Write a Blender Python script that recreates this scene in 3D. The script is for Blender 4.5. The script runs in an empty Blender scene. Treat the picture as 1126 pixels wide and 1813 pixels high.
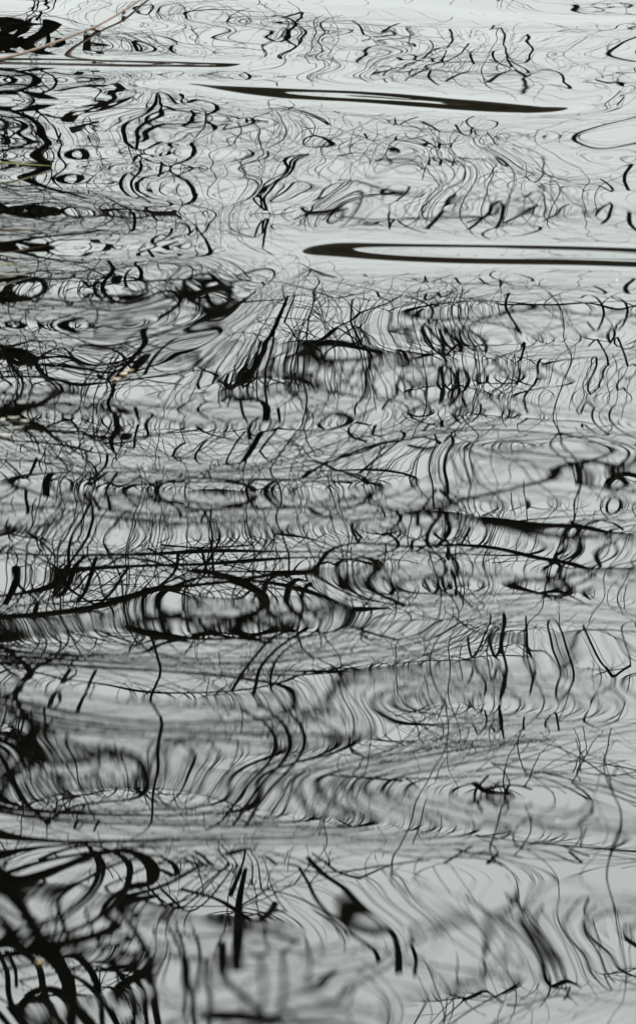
import bpy, math, random
import numpy as np
from mathutils import Vector, Matrix

random.seed(11)
rng = np.random.default_rng(5)
R = math.radians
scene = bpy.context.scene
col = scene.collection

# ------------------------------------------------------------------ camera
CAM_H = 1.9                       # eye height above the pond
DEP = 15.0                        # how far the view looks down, degrees
W_PX, H_PX = 1126.0, 1813.0
HFOV = 8.7
cd = bpy.data.cameras.new('camera')
cam = bpy.data.objects.new('camera', cd)
col.objects.link(cam)
cam.location = (0, 0, CAM_H)
cam.rotation_euler = (R(90 - DEP), 0, 0)
cd.sensor_fit = 'HORIZONTAL'
cd.sensor_width = 36
cd.angle = R(HFOV)
cd.clip_start = 0.1
cd.clip_end = 3000
cd.dof.use_dof = True
cd.dof.focus_distance = 17.0
cd.dof.aperture_fstop = 20.0
scene.camera = cam

# ------------------------------------------------------------------ sky, sun, exposure
world = bpy.data.worlds.new('World')
scene.world = world
world.use_nodes = True
wn, wl = world.node_tree.nodes, world.node_tree.links
wn.clear()
sky = wn.new('ShaderNodeTexSky')
sky.sky_type = 'NISHITA'
sky.sun_disc = False
sky.sun_elevation = R(38)
sky.sun_rotation = R(20)
sky.dust_density = 6.0
hs = wn.new('ShaderNodeHueSaturation')
hs.inputs['Saturation'].default_value = 0.10
tcw = wn.new('ShaderNodeTexCoord')                    # closed cloud cover, brighter overhead than at the horizon
sep = wn.new('ShaderNodeSeparateXYZ')
grd = wn.new('ShaderNodeMapRange')
grd.inputs['From Min'].default_value = 0.0; grd.inputs['From Max'].default_value = 1.0
grd.inputs['To Min'].default_value = 0.45; grd.inputs['To Max'].default_value = 1.35
mul = wn.new('ShaderNodeVectorMath'); mul.operation = 'SCALE'
mul.inputs[0].default_value = (9.3, 10.0, 9.75)
wl.new(tcw.outputs['Generated'], sep.inputs[0]); wl.new(sep.outputs['Z'], grd.inputs['Value']); wl.new(grd.outputs[0], mul.inputs['Scale'])
mx = wn.new('ShaderNodeMix'); mx.data_type = 'RGBA'
mx.inputs[0].default_value = 0.93
cn = wn.new('ShaderNodeTexNoise'); cn.inputs['Scale'].default_value = 7.0; cn.inputs['Detail'].default_value = 4.0
cmap = wn.new('ShaderNodeMapping'); cmap.inputs['Scale'].default_value = (1, 1, 2.2)
cr = wn.new('ShaderNodeMapRange'); cr.inputs['From Min'].default_value = 0.3; cr.inputs['From Max'].default_value = 0.7
cr.inputs['To Min'].default_value = 0.9; cr.inputs['To Max'].default_value = 1.1
mul2 = wn.new('ShaderNodeVectorMath'); mul2.operation = 'SCALE'
wl.new(tcw.outputs['Generated'], cmap.inputs[0]); wl.new(cmap.outputs[0], cn.inputs['Vector'])
wl.new(cn.outputs['Fac'], cr.inputs['Value']); wl.new(mul.outputs[0], mul2.inputs[0]); wl.new(cr.outputs[0], mul2.inputs['Scale'])
wl.new(mul2.outputs[0], mx.inputs[7])
bg = wn.new('ShaderNodeBackground')
bg.inputs['Strength'].default_value = 0.11
wo = wn.new('ShaderNodeOutputWorld')
wl.new(sky.outputs[0], hs.inputs['Color'])
wl.new(hs.outputs[0], mx.inputs[6])
wl.new(mx.outputs[2], bg.inputs['Color'])
wl.new(bg.outputs[0], wo.inputs[0])

sd = bpy.data.lights.new('sun', 'SUN')
sd.energy = 0.6
sd.angle = R(20)
sd.color = (1.0, 0.97, 0.93)
sun = bpy.data.objects.new('sun', sd)
col.objects.link(sun)
sun.rotation_euler = (R(52), 0, R(20 - 180 - 40))
scene.view_settings.view_transform = 'Standard'
scene.view_settings.look = 'None'
scene.view_settings.exposure = 1.16
scene.view_settings.gamma = 1
scene.cycles.use_denoising = True
scene.cycles.max_bounces = 6
scene.cycles.sample_clamp_indirect = 8

# ------------------------------------------------------------------ helpers
def link(name, me, mat, parent=None, smooth=True):
    if mat: me.materials.append(mat)
    if smooth: me.polygons.foreach_set('use_smooth', [True] * len(me.polygons))
    o = bpy.data.objects.new(name, me)
    col.objects.link(o)
    if parent: o.parent = parent
    return o

def tag(o, label=None, cat=None, group=None, kind=None):
    if label: o['label'] = label
    if cat: o['category'] = cat
    if group: o['group'] = group
    if kind: o['kind'] = kind
    return o

def empty(name, loc=(0, 0, 0)):
    o = bpy.data.objects.new(name, None)
    o.location = loc
    col.objects.link(o)
    return o

def nodes(name):
    m = bpy.data.materials.new(name)
    m.use_nodes = True
    n, l = m.node_tree.nodes, m.node_tree.links
    return m, n, l, n['Principled BSDF']

def noise_mat(name, c1, c2, scale, rough=0.8, detail=4, bump=0.0, stretch=(1, 1, 1), c3=None, spec=0.35):
    m, n, l, p = nodes(name)
    tc = n.new('ShaderNodeTexCoord')
    mp = n.new('ShaderNodeMapping'); mp.inputs['Scale'].default_value = stretch
    nz = n.new('ShaderNodeTexNoise')
    nz.inputs['Scale'].default_value = scale
    nz.inputs['Detail'].default_value = detail
    rp = n.new('ShaderNodeValToRGB')
    rp.color_ramp.elements[0].position = 0.3; rp.color_ramp.elements[0].color = (*c1, 1)
    rp.color_ramp.elements[1].position = 0.7; rp.color_ramp.elements[1].color = (*c2, 1)
    if c3:
        e = rp.color_ramp.elements.new(0.5); e.color = (*c3, 1)
    l.new(tc.outputs['Object'], mp.inputs[0]); l.new(mp.outputs[0], nz.inputs['Vector'])
    l.new(nz.outputs['Fac'], rp.inputs[0]); l.new(rp.outputs[0], p.inputs['Base Color'])
    p.inputs['Roughness'].default_value = rough
    p.inputs['Specular IOR Level'].default_value = spec
    if bump:
        b = n.new('ShaderNodeBump'); b.inputs['Strength'].default_value = bump
        l.new(nz.outputs['Fac'], b.inputs['Height']); l.new(b.outputs[0], p.inputs['Normal'])
    return m

M_BARK = noise_mat('bark', (0.003, 0.0026, 0.002), (0.009, 0.0075, 0.005), 9, 0.95, 6, 0.5, (1, 1, 0.25), None, 0.06)
M_BANK = noise_mat('bank_soil', (0.03, 0.024, 0.014), (0.09, 0.072, 0.04), 0.8, 0.95, 6, 0.4)
M_HEDGE = noise_mat('winter_scrub', (0.003, 0.0026, 0.0016), (0.017, 0.0135, 0.007), 1.3, 0.95, 6, 0.0, spec=0.06)

m, n, l, p = nodes('pond_water')
p.inputs['Base Color'].default_value = (0.0012, 0.0013, 0.0009, 1)
p.inputs['Roughness'].default_value = 0.0
p.inputs['IOR'].default_value = 2.1
M_WATER = m

# ------------------------------------------------------------------ water
def px_ground(px, py):
    """where a photograph pixel meets the pond"""
    f = (W_PX / 2) / math.tan(R(HFOV) / 2)
    u, v = (px - W_PX / 2) / f, -(py - H_PX / 2) / f
    c, s = math.cos(R(DEP)), math.sin(R(DEP))
    dx, dy, dz = u, c + v * s, -s + v * c
    t = CAM_H / -dz
    return dx * t, dy * t

def waves(X, Y):
    h = np.zeros_like(X)
    # long swell from across the pond and shorter ripples crossing it
    def train(count, lmin, lmax, spread, slope_deg, main=90.0, seed=0):
        g = np.random.default_rng(seed)
        out = np.zeros_like(X)
        for i in range(count):
            lam = math.exp(g.uniform(math.log(lmin), math.log(lmax)))
            th = R(main + g.normal(0, spread))
            k = 2 * math.pi / lam
            a = math.tan(R(slope_deg)) / k / math.sqrt(count / 2)
            out += a * np.sin(k * (math.cos(th) * X * 0.85 + math.sin(th) * Y) + g.uniform(0, 6.283))
        return out
    h += train(12, 0.60, 1.4, 18, 0.45, main=80, seed=11)
    h += train(20, 0.50, 1.10, 14, 0.95, main=30, seed=32)
    h += train(20, 0.50, 1.10, 14, 0.75, main=145, seed=34)
    h += train(14, 0.28, 0.45, 12, 0.22, main=84, seed=37)
    h += train(18, 0.10, 0.20, 60, 0.025, seed=3)
    return h

def swell(X, Y, A=0.9):
    """uneven long-crested swell rolling in from across the pond: where each crest face lies, far to near"""
    c = [-260, -170, -80, 0, 75, 150, 262, 322, 385, 448, 512, 595, 690, 785, 870, 935, 1000, 1075, 1170, 1285, 1385, 1440, 1530, 1690, 1900, 2150, 2400]
    yc = np.array([px_ground(563, q)[1] for q in c])[::-1]
    ph = np.arange(len(c))[::-1] * math.pi
    Yw = Y + 0.12 * X + 0.12 * np.sin(X * 2.6 + Y * 1.3 + 0.6) + 0.06 * np.sin(X * 6.7 - Y * 0.9 + 2.0)
    dense_y = np.linspace(yc[0], yc[-1], 4000)
    p = np.interp(dense_y, yc, ph)
    k = np.ones(61) / 61
    p = np.convolve(np.pad(p, 30, 'edge'), k, 'valid')
    dp = np.gradient(p, dense_y)
    dp = np.minimum(np.convolve(np.pad(dp, 60, 'edge'), np.ones(121) / 121, 'valid'), -2.0)
    P = np.interp(Yw, dense_y, p); D = np.interp(Yw, dense_y, dp)
    amp = A * (0.85 + 0.4 * np.sin(X * 1.7 + Y * 2.3) * np.sin(Y * 1.1 - X * 2.1 + 1.0))
    amp = amp * np.interp(Y, [4.6, 5.3, 5.9, 6.2, 7.0, 7.6], [0.1,0.2,0.5, 0.6, 0.6, 1.0])
    inside = (Yw > yc[0]) & (Yw < yc[-1])
    return np.where(inside, np.tan(np.radians(amp)) / D * np.sin(P), 0.0)

def erf(z):
    t = 1 / (1 + 0.3275911 * np.abs(z))
    y = 1 - (((((1.061405429 * t - 1.453152027) * t) + 1.421413741) * t - 0.284496736) * t + 0.254829592) * t * np.exp(-z * z)
    return np.sign(z) * y

def ridge(X, Y, p0, p1, depth, slope, mids):
    """a single steep long-crested ripple lying between two points of the pond; it smooths the small ripples round it"""
    x0, y0 = p0; x1, y1 = p1
    L = math.hypot(x1 - x0, y1 - y0)
    ux, uy = (x1 - x0) / L, (y1 - y0) / L
    a = ((X - x0) * ux + (Y - y0) * uy) / L
    b = -(X - x0) * uy + (Y - y0) * ux
    b = b + 0.012 * np.sin(a * 9.0) 
    ta = np.linspace(-1.5, 2.5, 1601); g_ = np.exp(-(np.arange(-40, 41) / 14.0) ** 2)
    te = np.convolve(np.pad(np.interp(ta, [m[0] for m in mids], [m[1] for m in mids]), 40, 'edge'), g_ / g_.sum(), 'valid')
    env = np.interp(a, ta, te)
    if isinstance(depth, list): depth = np.interp(a, [m[0] for m in depth], [m[1] for m in depth])
    hgt = -math.tan(R(slope)) * env * depth * 0.886 * (erf(b / depth) - erf(b / (3.2 * depth)))
    calm = 1 - 0.9 * np.clip(env * 1.2, 0, 1) * np.exp(-(b / (1.7 * depth)) ** 2)
    return calm, hgt

def axis(lo, hi, step, far_lo, far_hi, grow=1.22):
    core = list(np.arange(lo, hi + step / 2, step))
    a, s = [], step
    x = lo
    while x > far_lo:
        s *= grow; x -= s; a.append(x)
    b, s, x = [], step, hi
    while x < far_hi:
        s *= grow; x += s; b.append(x)
    return np.array(a[::-1] + core + b)

xs = axis(-1.75, 1.75, 0.0065, -400, 400)
ys = axis(3.9, 15.2, 0.0085, -60, 900)
X, Y = np.meshgrid(xs, ys)
fade = np.clip((2.6 - np.abs(X)) / 0.8, 0, 1) * np.clip((Y - 3.0) / 0.8, 0, 1) * np.clip((17.5 - Y) / 2.0, 0, 1)
H = waves(X, Y)
# the breeze dies towards the near bank: livelier far out, calmer close by
H = H * np.interp(Y, [3.9, 5.2, 6.1, 7.1, 8.0, 10.0, 14.0], [0.9,0.8, 0.55, 0.58, 0.78, 0.9, 1.0])
H = H + swell(X, Y)
RIDGES = [
    ((-400, 104), (415, 113), [(0, 0.27), (0.6, 0.25), (1.0, 0.16)], 6.75, [(-0.3, 0), (0, 1.02), (0.6, 1.05), (0.68, 1.02), (0.74, 1.0), (0.85, 1.0), (0.92, 1.08), (0.97, 1.16), (1.0, 1.08), (1.03, 0.8), (1.08, 0.3), (1.2, 0)]),
    ((310, 148), (972, 195), [(0, 0.15), (0.15, 0.22), (0.4, 0.30), (1.0, 0.27)], 7.2, [(-0.15, 0), (-0.05, 0.5), (0, 0.92), (0.04, 1.08), (0.1, 1.02), (0.2, 0.97), (0.3, 0.96), (0.38, 1.0), (0.5, 1.08), (0.72, 1.11), (0.80, 1.05), (0.9, 0.93), (0.97, 0.82), (1.0, 0.74), (1.05, 0.5), (1.3, 0)]),
    ((548, 437), (1500, 470), 0.41, 8.75, [(-0.2, 0), (-0.04, 0.5), (0, 0.76), (0.02, 0.85), (0.08, 0.90), (0.13, 0.94), (0.19, 0.985), (0.26, 1.01), (0.35, 1.035), (0.6, 1.03), (0.9, 1.0), (1.1, 0.6), (1.5, 0)]),
]
RH = 0.0
for (q0, q1, dep_, sl, mids) in RIDGES:
    cm_, hg_ = ridge(X, Y, px_ground(*q0), px_ground(*q1), dep_, sl, mids)
    H = H * cm_; RH = RH + hg_
H = H + RH
Z = H * fade
ny, nx = X.shape
co = np.stack([X, Y, Z], -1).reshape(-1, 3)
idx = np.arange(nx * ny).reshape(ny, nx)
quads = np.stack([idx[:-1, :-1], idx[:-1, 1:], idx[1:, 1:], idx[1:, :-1]], -1).reshape(-1, 4)
me = bpy.data.meshes.new('water')
me.vertices.add(len(co)); me.vertices.foreach_set('co', co.ravel())
me.loops.add(quads.size); me.loops.foreach_set('vertex_index', quads.ravel().astype(np.int32))
me.polygons.add(len(quads)); me.polygons.foreach_set('loop_start', np.arange(0, quads.size, 4, dtype=np.int32))
me.update(calc_edges=True)
tag(link('water', me, M_WATER), 'rippled dark pond mirroring pale sky and bare branches', None, None, 'structure')

# ------------------------------------------------------------------ far shore
def strip(name, pts, mat, z0, hts, depth):
    vs, fs = [], []
    for i, ((x, y), hh) in enumerate(zip(pts, hts)):
        vs += [(x, y, z0), (x, y + depth * 0.15, hh * 0.7), (x, y + depth * 0.5, hh), (x, y + depth, hh * 0.9)]
        if i:
            a = (i - 1) * 4
            for j in range(3):
                fs.append((a + j, a + 4 + j, a + 5 + j, a + 1 + j))
    me = bpy.data.meshes.new(name); me.from_pydata(vs, [], fs); me.update()
    return link(name, me, mat)
g = np.random.default_rng(3)
fx = np.linspace(-70, 70, 160)
fh = 3.6 + 0.25 * np.sin(fx * 0.3) + g.uniform(0, 0.25, 160)
tag(strip('far_bank', [(x, 80 + 3 * math.sin(x * 0.07)) for x in fx], M_HEDGE, -0.3, fh, 14), None, None, None, 'structure')

# left bank
bp = [(-1.9, -3), (-1.75, 2), (-1.6, 6), (-1.75, 10), (-1.9, 14), (-1.6, 17), (-1.7, 20), (-3.0, 24), (-6, 30), (-12, 36)]
vs, fs = [], []
for i, (x, y) in enumerate(bp):
    for k, (dx, z) in enumerate([(0.25, -0.4), (0.0, 0.03), (-0.4, 0.28), (-1.4, 0.45), (-30, 1.2)]):
        vs.append((x + dx, y, z))
    if i:
        a = (i - 1) * 5
        for j in range(4): fs.append((a + j, a + 1 + j, a + 6 + j, a + 5 + j))
me = bpy.data.meshes.new('left_bank'); me.from_pydata(vs, [], fs); me.update()
tag(link('left_bank', me, M_BANK), None, None, None, 'structure')

# ------------------------------------------------------------------ trees
class Tubes:
    def __init__(self): self.v, self.f = [], []
    def add(self, pts, rad, sides=5):
        pts = [Vector(p) for p in pts]
        base = len(self.v)
        ref = Vector((0.31, 0.82, 0.48)).normalized()
        for i, p in enumerate(pts):
            t = (pts[min(i + 1, len(pts) - 1)] - pts[max(i - 1, 0)])
            if t.length < 1e-9: t = Vector((0, 0, 1))
            t.normalize()
            a = t.cross(ref)
            if a.length < 1e-4: a = t.cross(Vector((1, 0, 0)))
            a.normalize(); b = t.cross(a)
            for s in range(sides):
                q = 2 * math.pi * s / sides
                self.v.append(p + (a * math.cos(q) + b * math.sin(q)) * rad[i])
        for i in range(len(pts) - 1):
            for s in range(sides):
                s2 = (s + 1) % sides
                o = base + i * sides
                self.f.append((o + s, o + s2, o + sides + s2, o + sides + s))
        self.f.append(tuple(base + s for s in range(sides))[::-1])
        self.f.append(tuple(base + (len(pts) - 1) * sides + s for s in range(sides)))
    def build(self, name, mat, parent=None):
        me = bpy.data.meshes.new(name)
        me.from_pydata([tuple(v) for v in self.v], [], self.f); me.update()
        return link(name, me, mat, parent)

def spline(pts, n):
    pts = [Vector(p) for p in pts]
    out = []
    for i in range(len(pts) - 1):
        p0, p1, p2, p3 = pts[max(i - 1, 0)], pts[i], pts[i + 1], pts[min(i + 2, len(pts) - 1)]
        for k in range(n):
            t = k / n
            out.append(0.5 * ((2 * p1) + (p2 - p0) * t + (2 * p0 - 5 * p1 + 4 * p2 - p3) * t * t + (3 * p1 - p0 - 3 * p2 + p3) * t ** 3))
    out.append(pts[-1])
    return out

def rnd_dir():
    while True:
        v = Vector((random.uniform(-1, 1), random.uniform(-1, 1), random.uniform(-1, 1)))
        if 0.1 < v.length < 1: return v.normalized()

def grow(tb, p, d, length, r, level, crook=0.22, lift=0.03, kids=(3, 5), minr=0.0035):
    """one crooked shoot and its side shoots"""
    n = max(4, int(5 + length * 3)) if level < 3 else 4
    pts, rad = [p.copy()], [r]
    d = d.normalized()
    seg = length / n
    for i in range(n):
        d = (d + rnd_dir() * crook + Vector((0, 0, lift))).normalized()
        p = p + d * seg
        pts.append(p.copy())
        rad.append(max(minr, r * (1 - 0.75 * (i + 1) / n)))
    tb.add(pts, rad, 6 if r > 0.015 else (4 if r > 0.005 else 3))
    if level >= 4 or length < 0.14: return
    for k in range(random.randint(*kids)):
        i = random.randint(1, n)
        q = pts[i]
        t = (pts[i] - pts[i - 1]).normalized()
        nd = (t * random.uniform(0.3, 0.9) + rnd_dir() * 0.9).normalized()
        grow(tb, q, nd, length * random.uniform(0.38, 0.68), max(minr, rad[i] * random.uniform(0.45, 0.7)), level + 1, crook, lift, kids, minr)

def sky_pt(px, py, Yd):
    """point Yd metres out whose still-water reflection stands at that pixel"""
    f = (W_PX / 2) / math.tan(R(HFOV) / 2)
    u, v = (px - W_PX / 2) / f, -(py - H_PX / 2) / f
    c, s = math.cos(R(DEP)), math.sin(R(DEP))
    dx, dy, dz = u, c + v * s, s - v * c
    t = Yd / dy
    return Vector((dx * t, Yd, -CAM_H + dz * t))
PXM = math.tan(R(HFOV) / 2) * 2 / W_PX      # radians per pixel

def limb(parent, name, tb_twigs, px, Yd, w0, w1, kids=10, klen=(0.4, 1.1), sag=0.0, level=1):
    pts = [sky_pt(a, b, Yd + (c if False else 0)) for (a, b, *c) in px]
    for i, q in enumerate(px):
        if len(q) > 2: pts[i] = sky_pt(q[0], q[1], Yd + q[2])
    sp = spline(pts, 6)
    n = len(sp)
    rad = [0.5 * Yd * PXM * (w0 + (w1 - w0) * i / (n - 1)) for i in range(n)]
    for i in range(1, n - 1): sp[i] = sp[i] + rnd_dir() * rad[i] * 0.35
    tb = Tubes(); tb.add(sp, rad, 8)
    o = tb.build(name, M_BARK, parent)
    for k in range(kids):
        i = random.randint(2, n - 1)
        t = (sp[i] - sp[i - 1]).normalized()
        nd = (t * random.uniform(0.2, 0.8) + rnd_dir() * 0.9).normalized()
        grow(tb_twigs, sp[i], nd, random.uniform(*klen), rad[i] * random.uniform(0.35, 0.6), level)
    return o

def base(px, Yd): return sky_pt(px, 0, Yd)

# branches worked back from their mirror images: width, points (photograph pixels)
NEAR = '''
11 -60,1260 -10,1240 35,1222 55,1188 120,1162 250,1157 280,1142 350,1125 400,1100 475,1090 563,1082 690,1077
10 -40,1094 75,1087 165,1075 220,1060 280,1043 345,1036 415,1029 484,1017 555,1011 571,989 593,969 651,961 722,968 800,965 877,971 948,987 1012,998 1058,1012 1160,1011
17 540,1013 562,1008 570,992 578,976
28 255,1048 290,1040 320,1043
6 320,1045 360,1060 400,1062 460,1085
5 215,1047 270,1062 330,1076
4 377,1032 395,1065 407,1092
4 90,1097 160,1110 200,1127 250,1140
22 66,1070 65,1095 65,1122
22 122,1000 112,1025 95,1050
18 30,1020 22,1045 8,1072
7 -10,938 45,942 75,960 100,990
5 270,930 295,917 360,902
4 375,900 372,925 370,950
6 285,965 360,970 445,965
7 315,980 312,1010 282,1038
7 357,970 362,995 370,1020
5 465,965 467,995 435,1020
10 545,1110 495,1145 460,1185 452,1240
9 525,1103 475,1135 435,1185 410,1225
7 563,1115 500,1155 480,1195 482,1225 500,1250
6 -20,1227 110,1230 200,1240 300,1247 450,1255 600,1262
7 170,1187 160,1205 155,1222
9 125,1185 108,1210 107,1242
6 793,966 797,1005 813,1050 838,1076
7 974,995 976,1021 964,1050 1000,1069 1070,1072 1160,1090
8 964,1050 1019,1037 1058,1014
4 948,985 967,966 1045,947 1126,940
4 993,998 1012,972 1051,947
5 761,1076 877,1089 980,1098 1045,1114 1160,1123
4 787,1082 845,1121 903,1127 942,1153
6 829,1127 838,1179 861,1211 851,1263
7 867,1127 877,1172 896,1205 884,1250 887,1295
7 932,1140 945,1179 938,1230
5 993,1192 983,1230 990,1295
6 1116,1179 1096,1192 1070,1224 1051,1230 1045,1250
5 664,1121 661,1172 671,1205
5 593,1069 639,1114 710,1134
7 484,940 561,924 613,902 651,889 658,873 645,850
7 651,892 703,905 709,924 677,947
5 800,856 813,895 793,940
8 200,835 260,836 350,845
13 345,845 415,852 448,868 450,886 400,895
5 65,810 50,845 25,870 -10,890
6 70,815 135,837 190,852 220,875 245,900
5 190,805 185,830 150,860
10 155,855 165,880 178,905
8 190,865 195,905
9 445,770 432,740 425,710 430,690 450,670 482,656
11 428,710 400,685 402,667
8 400,680 365,657 325,630
5 457,618 450,645
12 430,705 470,712 470,745
16 492,722 495,748
5 370,680 382,700 390,735
7 345,705 310,725 330,735
6 367,710 345,725 370,740
8 257,580 252,597 260,605 220,650 190,660 145,652 30,642
30 252,636 236,655
4 300,625 290,650 260,670 275,690
8 200,695 190,715 210,745 216,762
9 240,720 245,752
7 50,712 90,722 130,745 138,762
28 -60,728 20,738 70,757
20 75,757 105,782
6 500,505 556,494 639,508 683,519 744,525 811,513
13 600,527 656,516
4 595,530 633,563
6 800,705 789,680 783,652 794,624 817,602
6 1039,569 1061,602 1076,645 1056,691 1033,715 1030,756
6 1140,550 1089,575 1100,608 1109,647 1106,691
5 911,580 928,602 922,638
7 639,658 689,644 767,627
4 889,552 978,547 1056,558 1140,536
6 500,658 556,686 611,700
6 560,686 635,703 711,711 726,736 761,751 801,759
6 666,721 625,746 615,771 650,781
5 645,716 595,751
6 720,778 740,772 775,780 780,790 750,795 722,788
6 852,791 877,801 932,801 977,806 1043,814 1093,826 1140,850
12 1075,822 1110,838
8 560,847 615,839 650,857 655,877 625,897
5 950,671 927,706
6 510,302 480,327 452,342 452,357 475,380 470,405 467,430 480,450
9 285,250 260,265 232,280 235,310 275,315
16 135,257 182,259
10 50,370 65,382 100,377
7 270,432 265,445 272,455
9 185,380 240,385 300,375 320,385
18 175,498 150,527
7 165,500 250,496 350,495 475,497 540,510 590,526
5 445,497 445,525
6 500,503 503,530
4 290,527 400,535 500,530
20 -30,40 20,30 42,45 30,62 -20,66
16 -20,74 52,80
6 75,0 77,20 65,35
7 250,250 280,220 340,217 390,190 350,175 320,185 322,165
26 -30,165 40,160 90,178 60,190
14 100,160 170,150 215,178 150,186
16 -20,205 60,208
11 -30,410 30,405 80,412
16 20,440 70,455 150,465
12 -40,490 40,500
11 -30,520 30,545 90,548
40 -20,1540 16,1580 40,1607 61,1647 88,1687 115,1727 125,1766 130,1860
15 -10,1610 21,1647 45,1690 69,1710 77,1753 90,1800 95,1860
11 -10,1670 13,1721 16,1766 40,1820
8 11,1684 27,1716 29,1750
13 104,1588 107,1620 120,1660 139,1692 165,1727 176,1766 184,1830
15 197,1601 226,1631 250,1668 264,1705 269,1753 285,1840
12 -20,1562 53,1567 80,1585 101,1593
6 144,1567 186,1593 213,1609
12 208,1599 277,1588
24 422,1640 418,1720
18 393,1668 395,1715
22 375,1798 480,1806
7 285,1575 320,1610 345,1650 355,1700 350,1750
8 320,1575 390,1595 440,1630 480,1652 530,1670
5 485,1525 520,1575 563,1600 600,1640
5 560,1601 620,1596 686,1611 731,1626 801,1626 842,1621
16 610,1636 661,1651 691,1646 701,1671 706,1725
7 560,1616 615,1651 661,1681 671,1706
8 731,1646 726,1671 736,1696 733,1730
12 796,1636 837,1623
10 917,1581 907,1606 872,1626 862,1651 857,1691
7 962,1606 950,1626 950,1666 957,1696
5 1018,1721 1023,1757 1035,1795
7 1105,1648 1126,1636 1150,1640
8 560,1752 595,1719
6 821,1772 857,1752 857,1701
5 842,1480 902,1488 962,1495 1140,1510
6 837,1498 786,1530
5 882,1512 863,1530
5 560,1393 635,1398 696,1406
5 696,1411 761,1421 842,1436 922,1451 992,1466 1063,1451
13 832,1423 862,1411 902,1413
7 932,1449 992,1449 1043,1426 1043,1411 1012,1386
6 884,1250 887,1280 892,1308
7 756,1330 801,1315 862,1310
5 811,1366 809,1426
6 -20,1384 100,1384 200,1392 300,1394 400,1394 520,1390
16 85,1374 122,1374
8 52,1360 55,1380 40,1390
7 78,1255 83,1300 95,1340
7 20,1250 35,1310
5 522,1340 517,1375 478,1394
9 30,1325 125,1330 185,1330
8 150,1610 170,1660 190,1700 230,1750 240,1830
7 300,1600 320,1660 330,1720 325,1800
11 205,1675 238,1720 255,1770 262,1830
9 330,1700 340,1760 345,1830
8 365,1700 372,1760 370,1830
7 460,1690 470,1740 460,1800
7 500,1690 505,1740 495,1790
8 250,1590 300,1640 322,1700 330,1760
6 540,1660 550,1710 545,1760
6 90,1600 98,1640 110,1670
'''
FAR = '''
5 765,25 768,40 743,65 713,85
5 708,40 653,80 633,110
5 778,85 783,105 758,132 778,150
7 933,60 943,95 923,145 925,165
5 978,95 993,120 958,135
7 1048,20 1088,10
6 1130,45 1110,10
5 703,100 698,120 658,130
7 863,145 903,120 933,135
8 1068,145 1140,145
5 490,10 492,45 487,105
10 535,20 500,30
5 530,45 540,62 520,85
4 400,8 390,45
5 847,260 872,268 907,263 912,253
8 757,252 760,292
9 779,252 779,292
5 801,252 801,293
5 834,252 832,293
6 962,275 957,316 932,348
5 645,235 655,290
8 1140,270 1105,311 1113,336
7 1063,316 1088,341 1053,381
5 690,395 711,378 800,372
7 796,356 781,376 756,404
6 690,375 690,405
7 882,373 826,394
8 952,363 892,394
6 1007,361 962,391
7 520,388 545,378 640,385 655,395 600,402
'''

GY, GX = np.gradient(Z, ys, xs)
def mirror_pt(px, py, Yd):
    """where the ray from the eye, turned at the pond's surface at that pixel, reaches the depth Yd"""
    gx_, gy_ = px_ground(px, py)
    z = 0.0
    for _ in range(5):
        x, y = gx_ * (1 - z / CAM_H), gy_ * (1 - z / CAM_H)
        i = min(max(int(np.searchsorted(xs, x)), 1), nx - 2); j = min(max(int(np.searchsorted(ys, y)), 1), ny - 2)
        fx_ = (x - xs[i - 1]) / (xs[i] - xs[i - 1]); fy_ = (y - ys[j - 1]) / (ys[j] - ys[j - 1])
        def bl(G): return (G[j-1, i-1] * (1-fx_) + G[j-1, i] * fx_) * (1-fy_) + (G[j, i-1] * (1-fx_) + G[j, i] * fx_) * fy_
        z = 0.3 * z + 0.7 * float(bl(Z))
    nrm = Vector((-bl(GX), -bl(GY), 1)).normalized()
    d = Vector((x, y, z - CAM_H)).normalized()
    r = d - 2 * d.dot(nrm) * nrm
    t = (Yd - y) / r.y
    return Vector((x, y, z)) + r * t

def dense(pts, step=9):
    sp = spline([(a, b, 0) for a, b in pts], 8)
    out = [sp[0]]; acc = 0
    for i in range(1, len(sp)):
        acc += (sp[i] - sp[i-1]).length
        if acc >= step or i == len(sp) - 1:
            out.append(sp[i]); acc = 0
    return out

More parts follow.
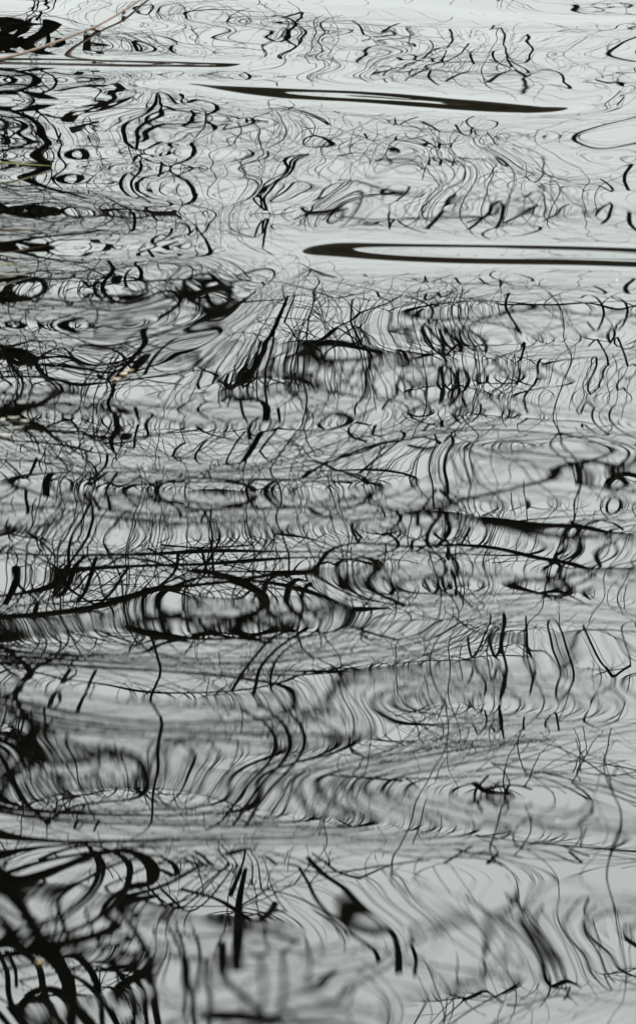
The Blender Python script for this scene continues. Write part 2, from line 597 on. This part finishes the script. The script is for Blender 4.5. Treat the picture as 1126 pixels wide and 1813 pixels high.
def traced_tree(root, trunk_pts, text, Y0, wander, smooth=1, thick=9, bushy=0.08):
    """limbs and shoots of one tree, each starting from the wood nearest to it"""
    tw, parts, hosts = Tubes(), [], list(trunk_pts)
    rows = []
    for ln in text.strip().splitlines():
        w, *q = ln.split()
        rows.append((float(w), [tuple(float(v) for v in p.split(',')) for p in q]))
    rows.sort(key=lambda r: -r[0] * (1 + 0.002 * len(r[1])))
    for ri, (w, q) in enumerate(rows):
        if w <= 5 and ri % 2: continue
        if 6 <= w < 20 and q[0][1] < 1500 and len(q) < 7: w *= 0.78
        if len(q) > 9: w *= 1.05
        if w >= 12 and q[0][0] > 60 and q[0][1] < 1500 and abs(q[-1][0] - q[0][0]) + abs(q[-1][1] - q[0][1]) < 90: w *= 0.45
        dq = dense(q)
        Ya = Y0 + random.uniform(-wander, wander); Yb = Ya + random.uniform(-0.5, 0.5) * wander
        n = len(dq)
        Yl = [Ya + (Yb - Ya) * i / max(1, n - 1) for i in range(n)]
        P = [mirror_pt(v.x, v.y, Yl[i]) for i, v in enumerate(dq)]
        girth = []
        for i, v in enumerate(dq):
            e = dq[min(i + 1, n - 1)] - dq[max(i - 1, 0)]
            e = Vector((-e.y, e.x, 0)).normalized() * w * 0.5
            g_ = mirror_pt(v.x + e.x, v.y + e.y, Yl[i]) - mirror_pt(v.x - e.x, v.y - e.y, Yl[i])
            t = (P[min(i + 1, n - 1)] - P[max(i - 1, 0)]).normalized()
            girth.append(max(1e-4, (g_ - t * g_.dot(t)).length * 0.5) / (0.5 * Y0 * PXM * w))
        gm = math.exp(sum(math.log(v) for v in girth) / n)
        lo, hi = (0.45, 1.5) if w >= 8 else (0.5, 1.35)
        for _ in range(3):
            girth = [girth[0]] + [(girth[i-1] + girth[i] + girth[i+1]) / 3 for i in range(1, n - 1)] + [girth[-1]]
        girth = [min(1.15, max(0.35, v)) if len(q) > 9 else min(hi, max(lo, gm ** 0.5 * v ** 0.5)) for v in girth]
        for _ in range(smooth):
            P = [P[0]] + [(P[i-1] + 2 * P[i] + P[i+1]) / 4 for i in range(1, n - 1)] + [P[-1]]
        for v in P: v.z = max(v.z, 0.25)
        h0 = min(hosts, key=lambda h: (h - P[0]).length); h1 = min(hosts, key=lambda h: (h - P[-1]).length)
        if (h1 - P[-1]).length < (h0 - P[0]).length * 0.7:
            P.reverse(); girth.reverse(); h0 = h1
        r = 0.5 * Y0 * PXM * w
        n = len(P)
        rad = [r * girth[i] * (1.0 - 0.2 * i / (n - 1)) * random.uniform(0.93, 1.07) for i in range(n)]
        if w >= thick:
            tb = Tubes(); tb.add(P, rad, 8); parts.append(tb.build('limb', M_BARK, root))
        else:
            tw.add(P, rad, 5)
        gap = (h0 - P[0]).length
        if gap > 0.02:
            mid = (h0 + P[0]) / 2 + rnd_dir() * gap * 0.12
            c = spline([h0, mid, P[0]], 5)
            rc = min(r * 0.6, 0.007)
            tw.add(c, [rc * (0.75 + 0.25 * i / (len(c) - 1)) for i in range(len(c))], 5)
        hosts += P[::3]
        for k in range(int(n * bushy) + 1):
            i = random.randint(1, n - 1)
            t = (P[i] - P[i-1]).normalized()
            grow(tw, P[i], t * random.uniform(0.4, 0.9) + rnd_dir() * 0.8, random.uniform(0.3, 0.9) * Y0 / 17, rad[i] * 0.3 + 0.001, 3, 0.13, minr=0.0026)
    parts.append(tw.build('crown', M_BARK, root))
    return parts

def rel(o, root):
    o.matrix_parent_inverse = Matrix.Translation(-Vector(root.location))
    return o
# the leaning tree on the left bank whose limbs reach over the water
A = empty('leaning_tree', (-2.6, 17, 0.2))
sp = spline([(-2.6, 17, 0.1), (-2.45, 17, 1.2), (-2.3, 17, 2.4), (-2.1, 17, 3.5), (-1.95, 17, 4.5), (-1.75, 17, 5.8), (-1.45, 17, 7.2), (-1.3, 17, 8.2)], 6)
n = len(sp); tr = Tubes(); tr.add(sp, [0.15 - 0.12 * i / (n - 1) for i in range(n)], 10)
parts = [tr.build('trunk', M_BARK, A)] + traced_tree(A, sp, NEAR, 17.0, 1.2)
for o in parts: rel(o, A)
tag(A, 'bare leaning tree on the left bank whose thick limbs reach over the water', 'tree', 'leafless trees mirrored in the pond')
# a slimmer one across the pond
F = empty('slim_tree', (4.3, 38, 0.1))
sp = spline([(4.3, 38, -0.1), (4.2, 38, 2), (4.0, 38, 4), (3.85, 38, 6.5), (3.6, 38, 9)], 6)
n = len(sp); tr = Tubes(); tr.add(sp, [0.035 - 0.025 * i / (n - 1) for i in range(n)], 8)
parts = [tr.build('trunk', M_BARK, F)] + traced_tree(F, sp, FAR, 38.0, 2.0, bushy=0.45)
for o in parts: rel(o, F)
tag(F, 'slim bare tree standing alone across the pond', 'tree', 'leafless trees mirrored in the pond')


# a willow behind it, its long shoots spreading over the pond
def willow(foot, label, shoots, reach_, rise_, fine):
    t = empty('bare_willow', (*foot, 0.3))
    fx0, fy0 = foot
    tb = Tubes()
    sp = spline([(0, 0, -0.3), (0.15, 0, 2), (0.1, 0.2, 4.2), (0.5, 0.1, 6.5), (1.1, 0, 8.6)], 6)
    n = len(sp); tb.add(sp, [0.22 - 0.15 * i / (n - 1) for i in range(n)], 10)
    tb.build('trunk', M_BARK, t)
    cw = Tubes()
    arcs = []
    for k in range(9):
        a0 = sp[random.randint(10, n - 1)]
        reach = random.uniform(*reach_); rise = random.uniform(*rise_); dy = random.uniform(-1.8, 1.8)
        q = spline([a0, a0 + Vector((reach * 0.3, dy * 0.4, rise * 0.8)), a0 + Vector((reach * 0.7, dy * 0.8, rise)), a0 + Vector((reach, dy, rise * 0.6))], 8)
        m_ = len(q)
        lb = Tubes(); lb.add(q, [0.045 - 0.038 * i / (m_ - 1) for i in range(m_)], 6)
        lb.build('limb', M_BARK, t)
        arcs.append(q)
    for k in range(shoots):
        q = random.choice(arcs)
        p = q[random.randint(4, len(q) - 1)].copy()
        L = random.uniform(2.2, 7.0)
        hang = random.random() < 0.15
        d = Vector((random.choice((-1, 1)) * random.uniform(0.3, 1.0), random.uniform(-0.4, 0.4), random.uniform(-0.55, 0.35))).normalized()
        n_ = int(7 + L * 2.2); pts = [p.copy()]
        sway = Vector((random.uniform(-0.10, 0.10), random.uniform(-0.05, 0.05), 0))
        pull = Vector((0, 0, -0.42 if hang else random.uniform(-0.10, -0.01)))
        for i in range(n_):
            d = (d + pull + sway + rnd_dir() * 0.16).normalized()
            p = p + d * L / n_
            if p.z < 0.35: break
            pts.append(p.copy())
        if len(pts) < 3: continue
        r0 = fine * (0.0020 + 0.0065 * random.random() ** 2.5)
        cw.add(pts, [r0 * (1 - 0.55 * i / len(pts)) for i in range(len(pts))], 3)
        for j in range(random.randint(2, 6)):
            i = random.randint(1, len(pts) - 1)
            grow(cw, pts[i], (pts[i] - pts[i - 1]).normalized() + rnd_dir() * 0.8, random.uniform(0.3, 1.0), r0 * 0.6, 4, 0.12, -0.06, minr=0.0022)
    cw.build('crown', M_BARK, t)
    return tag(t, label, 'tree', 'leafless trees mirrored in the pond')
willow((-3.2, 22.0), 'spreading bare willow behind the leaning tree, with long thin shoots over the water', 250, (1.6, 4.8), (0.2, 1.7), 1.0)
willow((-4.6, 30.0), 'larger bare willow farther back, spreading a fine haze of twigs above the pond', 230, (3.0, 8.0), (-1.5, 1.2), 1.15)

# thicket of stems at the waterline, dark along the left edge
def thicket(foot, label, stems, reach):
    t = empty('bare_shrub', (*foot, 0.05))
    cw = Tubes()
    for k in range(stems):
        p = Vector((random.uniform(-0.5, 0.15), random.uniform(-0.8, 0.8), -0.1))
        d = Vector((random.uniform(-0.25, 0.30), random.uniform(-0.3, 0.3), 1))
        if k % 2 == 0:
            st = Tubes(); h = random.uniform(1.6, 3.0)
            pts, rad = [p.copy()], [0.03]
            for i in range(9):
                d = (d.normalized() + rnd_dir() * 0.16).normalized(); p = p + d * h / 9
                pts.append(p.copy()); rad.append(0.03 * (1 - 0.8 * (i + 1) / 9))
            st.add(pts, rad, 6); st.build('stem', M_BARK, t)
            for i in range(3, 9, 2): grow(cw, pts[i], d + rnd_dir() * 0.8, reach * 0.7, 0.009, 2, 0.18)
        else:
            grow(cw, p, d, random.uniform(1.0, 2.4), random.uniform(0.008, 0.016), 2, 0.18)
    cw.build('crown', M_BARK, t)
    return tag(t, label, 'shrub', 'bare shrubs on the left bank')
thicket((-1.62, 16.0), 'dense bare shrub at the left waterline in front of the leaning tree', 22, 0.7)
thicket((-1.95, 19.2), 'taller tangle of bare stems on the left bank behind the leaning tree', 18, 1.0)

# ------------------------------------------------------------------ things in view on the water
M_CANE = noise_mat('red_brown_cane', (0.06, 0.034, 0.022), (0.20, 0.125, 0.085), 30, 0.55, 4, 0.15)
M_STRAW = noise_mat('straw', (0.30, 0.24, 0.10), (0.55, 0.47, 0.26), 25, 0.6, 3, 0.1, (0.3, 1, 1))
M_GREENISH = noise_mat('yellow_green_reed', (0.22, 0.22, 0.07), (0.42, 0.40, 0.18), 25, 0.6, 3, 0.1, (0.3, 1, 1))
M_BROWN = noise_mat('brown_reed', (0.05, 0.032, 0.012), (0.16, 0.10, 0.045), 25, 0.7, 3, 0.1, (0.3, 1, 1))
M_PALE = noise_mat('bleached_reed', (0.42, 0.41, 0.36), (0.62, 0.61, 0.55), 25, 0.6, 3, 0.1, (0.3, 1, 1))
M_LEAF = noise_mat('dead_leaf', (0.28, 0.20, 0.11), (0.60, 0.50, 0.36), 60, 0.6, 4, 0.2)
M_LEAFP = noise_mat('bleached_leaf', (0.26, 0.25, 0.19), (0.46, 0.44, 0.36), 60, 0.6, 4, 0.2)
M_LEAFY = noise_mat('yellow_leaf', (0.36, 0.27, 0.08), (0.62, 0.52, 0.22), 60, 0.5, 4, 0.2)
M_FOAM = noise_mat('foam', (0.7, 0.7, 0.68), (0.85, 0.85, 0.83), 60, 0.4, 2)

def eye_pt(px, py, dist):
    f = (W_PX / 2) / math.tan(R(HFOV) / 2)
    u, v = (px - W_PX / 2) / f, -(py - H_PX / 2) / f
    c, s = math.cos(R(DEP)), math.sin(R(DEP))
    d = Vector((u, c + v * s, -s + v * c)).normalized()
    return Vector((0, 0, CAM_H)) + d * dist

# red-brown cane arching out from the left bank
root = Vector((-1.72, 12.0, 0.0))
cane = empty('bare_cane', root)
def over(px, py, z):
    x, y = px_ground(px, py); k = 1 - z / CAM_H
    return Vector((x * k, y * k, z))
q = spline([root, over(-120, 122, 0.008), over(0, 103, 0.010), over(62, 86, 0.011), over(125, 63, 0.012), over(180, 40, 0.013), over(245, 0, 0.015), over(330, -65, 0.02), over(430, -150, 0.03)], 8)
n = len(q); tb = Tubes(); tb.add([v - root for v in q], [0.0050 - 0.0022 * i / (n - 1) for i in range(n)], 10)
tb.build('stem', M_CANE, cane)
for fr in (0.2, 0.42, 0.585, 0.70, 0.84):
    i = int(fr * n); t_ = (q[i + 1] - q[i]).normalized()
    up = Vector((0, 0, 1)) if int(fr * 100) % 2 else Vector((0.2, -0.3, -0.9))
    side = (up - t_ * up.dot(t_)).normalized()
    bd = Tubes(); p0 = q[i] - root
    bd.add([p0 - t_ * 0.006, p0 + side * 0.004, p0 + t_ * 0.009 + side * 0.0075, p0 + t_ * 0.018 + side * 0.008], [0.0062, 0.0072, 0.0045, 0.0006], 7)
    bd.build('bud', M_CANE, cane)
tag(cane, 'thin reddish brown bare cane arching across the top left corner', 'twig')

def blade(name, px, lift, w_px, mat, label, cat='reed', group='dead reed blades reaching in from the left bank'):
    """long flat reed blade, creased along its middle, given by where it crosses the picture and its height over the pond"""
    pts = []
    for (a, b), z in zip(px, lift):
        x, y = px_ground(a, b); k = 1 - z / CAM_H
        pts.append(Vector((x * k, y * k, z)))
    q = spline(pts, 6); n = len(q); o0 = q[0].copy()
    vs, fs = [], []
    for i, p in enumerate(q):
        t_ = (q[min(i + 1, n - 1)] - q[max(i - 1, 0)]).normalized()
        sd_ = t_.cross(Vector((0, 0, 1))).normalized()
        w = w_px * p.y * PXM * 0.5 * (1 - (i / (n - 1)) ** 1.6) + 0.0004
        tilt = Vector((0, 0, 1)) * 0.8 + sd_ * 0.6
        tw_ = math.sin(i * 0.5) * 0.2
        ax = (tilt + Vector((0, 0, tw_))).normalized()
        c = p - o0
        vs += [c + ax * w, c + sd_ * w * 0.35, c - ax * w, c - sd_ * w * 0.10]
        if i:
            a = (i - 1) * 4
            for j in range(4): fs.append((a + j, a + (j + 1) % 4, a + 4 + (j + 1) % 4, a + 4 + j))
    fs.append((0, 1, 2, 3)); k = (n - 1) * 4; fs.append((k + 3, k + 2, k + 1, k))
    me = bpy.data.meshes.new(name); me.from_pydata([tuple(v) for v in vs], [], fs); me.update()
    o = link(name, me, mat); o.location = o0
    return tag(o, label, cat, group)
blade('reed_blade', [(-260, 280), (-120, 283), (0, 287), (60, 291), (112, 294)], [0.03, 0.05, 0.03, 0.015, 0.006], 6, M_GREENISH, 'yellow green pointed reed blade lying level at the left edge, above the others')
blade('reed_blade', [(-220, 400), (-100, 404), (5, 408), (50, 407), (92, 409)], [0.03, 0.03, 0.02, 0.012, 0.006], 6, M_BROWN, 'dark brown reed blade at the left edge, dullest of the reeds')
blade('reed_blade', [(-240, 448), (-100, 457), (0, 465), (30, 470), (66, 476)], [0.03, 0.03, 0.02, 0.012, 0.005], 5, M_STRAW, 'straw coloured reed blade sloping down into the water at the left edge')
blade('reed_blade', [(-240, 478), (-100, 482), (0, 485), (30, 485), (58, 487)], [0.03, 0.03, 0.015, 0.01, 0.005], 4, M_PALE, 'bleached white reed blade at the left edge, lowest of the reeds')

def leaf(px, py, len_px, wid, rot, curl, mat, label, group='dead leaves floating on the pond'):
    x, y = px_ground(px, py)
    L = len_px * math.hypot(y, CAM_H) * PXM
    vs, fs, N = [], [], 9
    for i in range(N):
        t = i / (N - 1)
        w = L * wid * math.sin(math.pi * min(1, t * 0.94 + 0.03)) ** 0.8 * 0.5
        xc = (t - 0.5) * L
        zc = curl * L * (2 * t - 1) ** 2 + 0.0015
        for s_, zz in ((-1, 0.35), (-0.5, 0.08), (0, 0), (0.5, 0.10), (1, 0.42)):
            vs.append((xc, s_ * w * (1 + 0.12 * math.sin(i * 2.3)), zc + zz * w))
        if i:
            a = (i - 1) * 5
            for j in range(4): fs.append((a + j, a + 1 + j, a + 6 + j, a + 5 + j))
    me = bpy.data.meshes.new('leaf'); me.from_pydata(vs, [], fs); me.update()
    o = link('floating_leaf', me, mat)
    md = o.modifiers.new('thickness', 'SOLIDIFY'); md.thickness = 0.0006
    i = int(np.searchsorted(xs, x)); j = int(np.searchsorted(ys, y))
    o.location = (x, y, float(Z[min(j, ny-1), min(i, nx-1)])); o.rotation_euler = (0, 0, R(rot))
    return tag(o, label, 'leaf', group)
leaf(206, 674, 17, 0.5, 20, 0.12, M_LEAF, 'small curled tan leaf floating, lowest left of a cluster of three')
leaf(219, 666, 19, 0.55, 55, 0.16, M_LEAF, 'tan leaf in the middle of a floating cluster of three')
leaf(229, 659, 16, 0.4, -8, 0.10, M_LEAF, 'narrow pinkish tan leaf floating, upper right of a cluster of three')
leaf(44, 749, 17, 0.5, -15, 0.1, M_LEAFP, 'bleached oval leaf in the dark patch at left, rightmost of its group')
leaf(24, 743, 22, 0.32, 8, 0.14, M_LEAFP, 'long thin bleached leaf in the dark patch at left, topmost of its group')
leaf(30, 761, 26, 0.22, 12, 0.10, M_LEAFP, 'narrow bleached leaf in the dark patch at left, below the oval leaf')
leaf(10, 775, 30, 0.3, 14, 0.08, M_LEAFP, 'broad pale leaf at the very left edge, lowest of its group')
leaf(4, 747, 16, 0.6, 60, 0.15, M_LEAFP, 'upright curled pale leaf touching the left edge of the picture')
leaf(70, 1709, 13, 0.4, 5, 0.1, M_LEAFY, 'tiny yellow leaf on the dark water in the lower left corner')

def bubble(px, py, r_px, label):
    x, y = px_ground(px, py); r = r_px * math.hypot(y, CAM_H) * PXM * 0.5
    import bmesh
    bm = bmesh.new(); bmesh.ops.create_icosphere(bm, subdivisions=2, radius=r)
    for v in bm.verts:
        v.co.z = max(v.co.z, -0.2 * r) * 0.7; v.co += Vector(rnd_dir()) * r * 0.12
    me = bpy.data.meshes.new('foam_fleck'); bm.to_mesh(me); bm.free()
    o = link('foam_fleck', me, M_FOAM)
    i = int(np.searchsorted(xs, x)); j = int(np.searchsorted(ys, y))
    o.location = (x, y, float(Z[j, i]) + 0.0005)
    tag(o, label, 'foam', 'white foam flecks on the water')
bubble(258, 836, 5, 'white foam fleck on the left, above the dark hooked reflection')
bubble(1092, 519, 4, 'white foam fleck near the right edge below the long dark streak')
bubble(987, 1452, 5, 'white foam fleck at lower right')
bubble(335, 1126, 4, 'white foam fleck beside the thick dark limb reflection, left of centre')
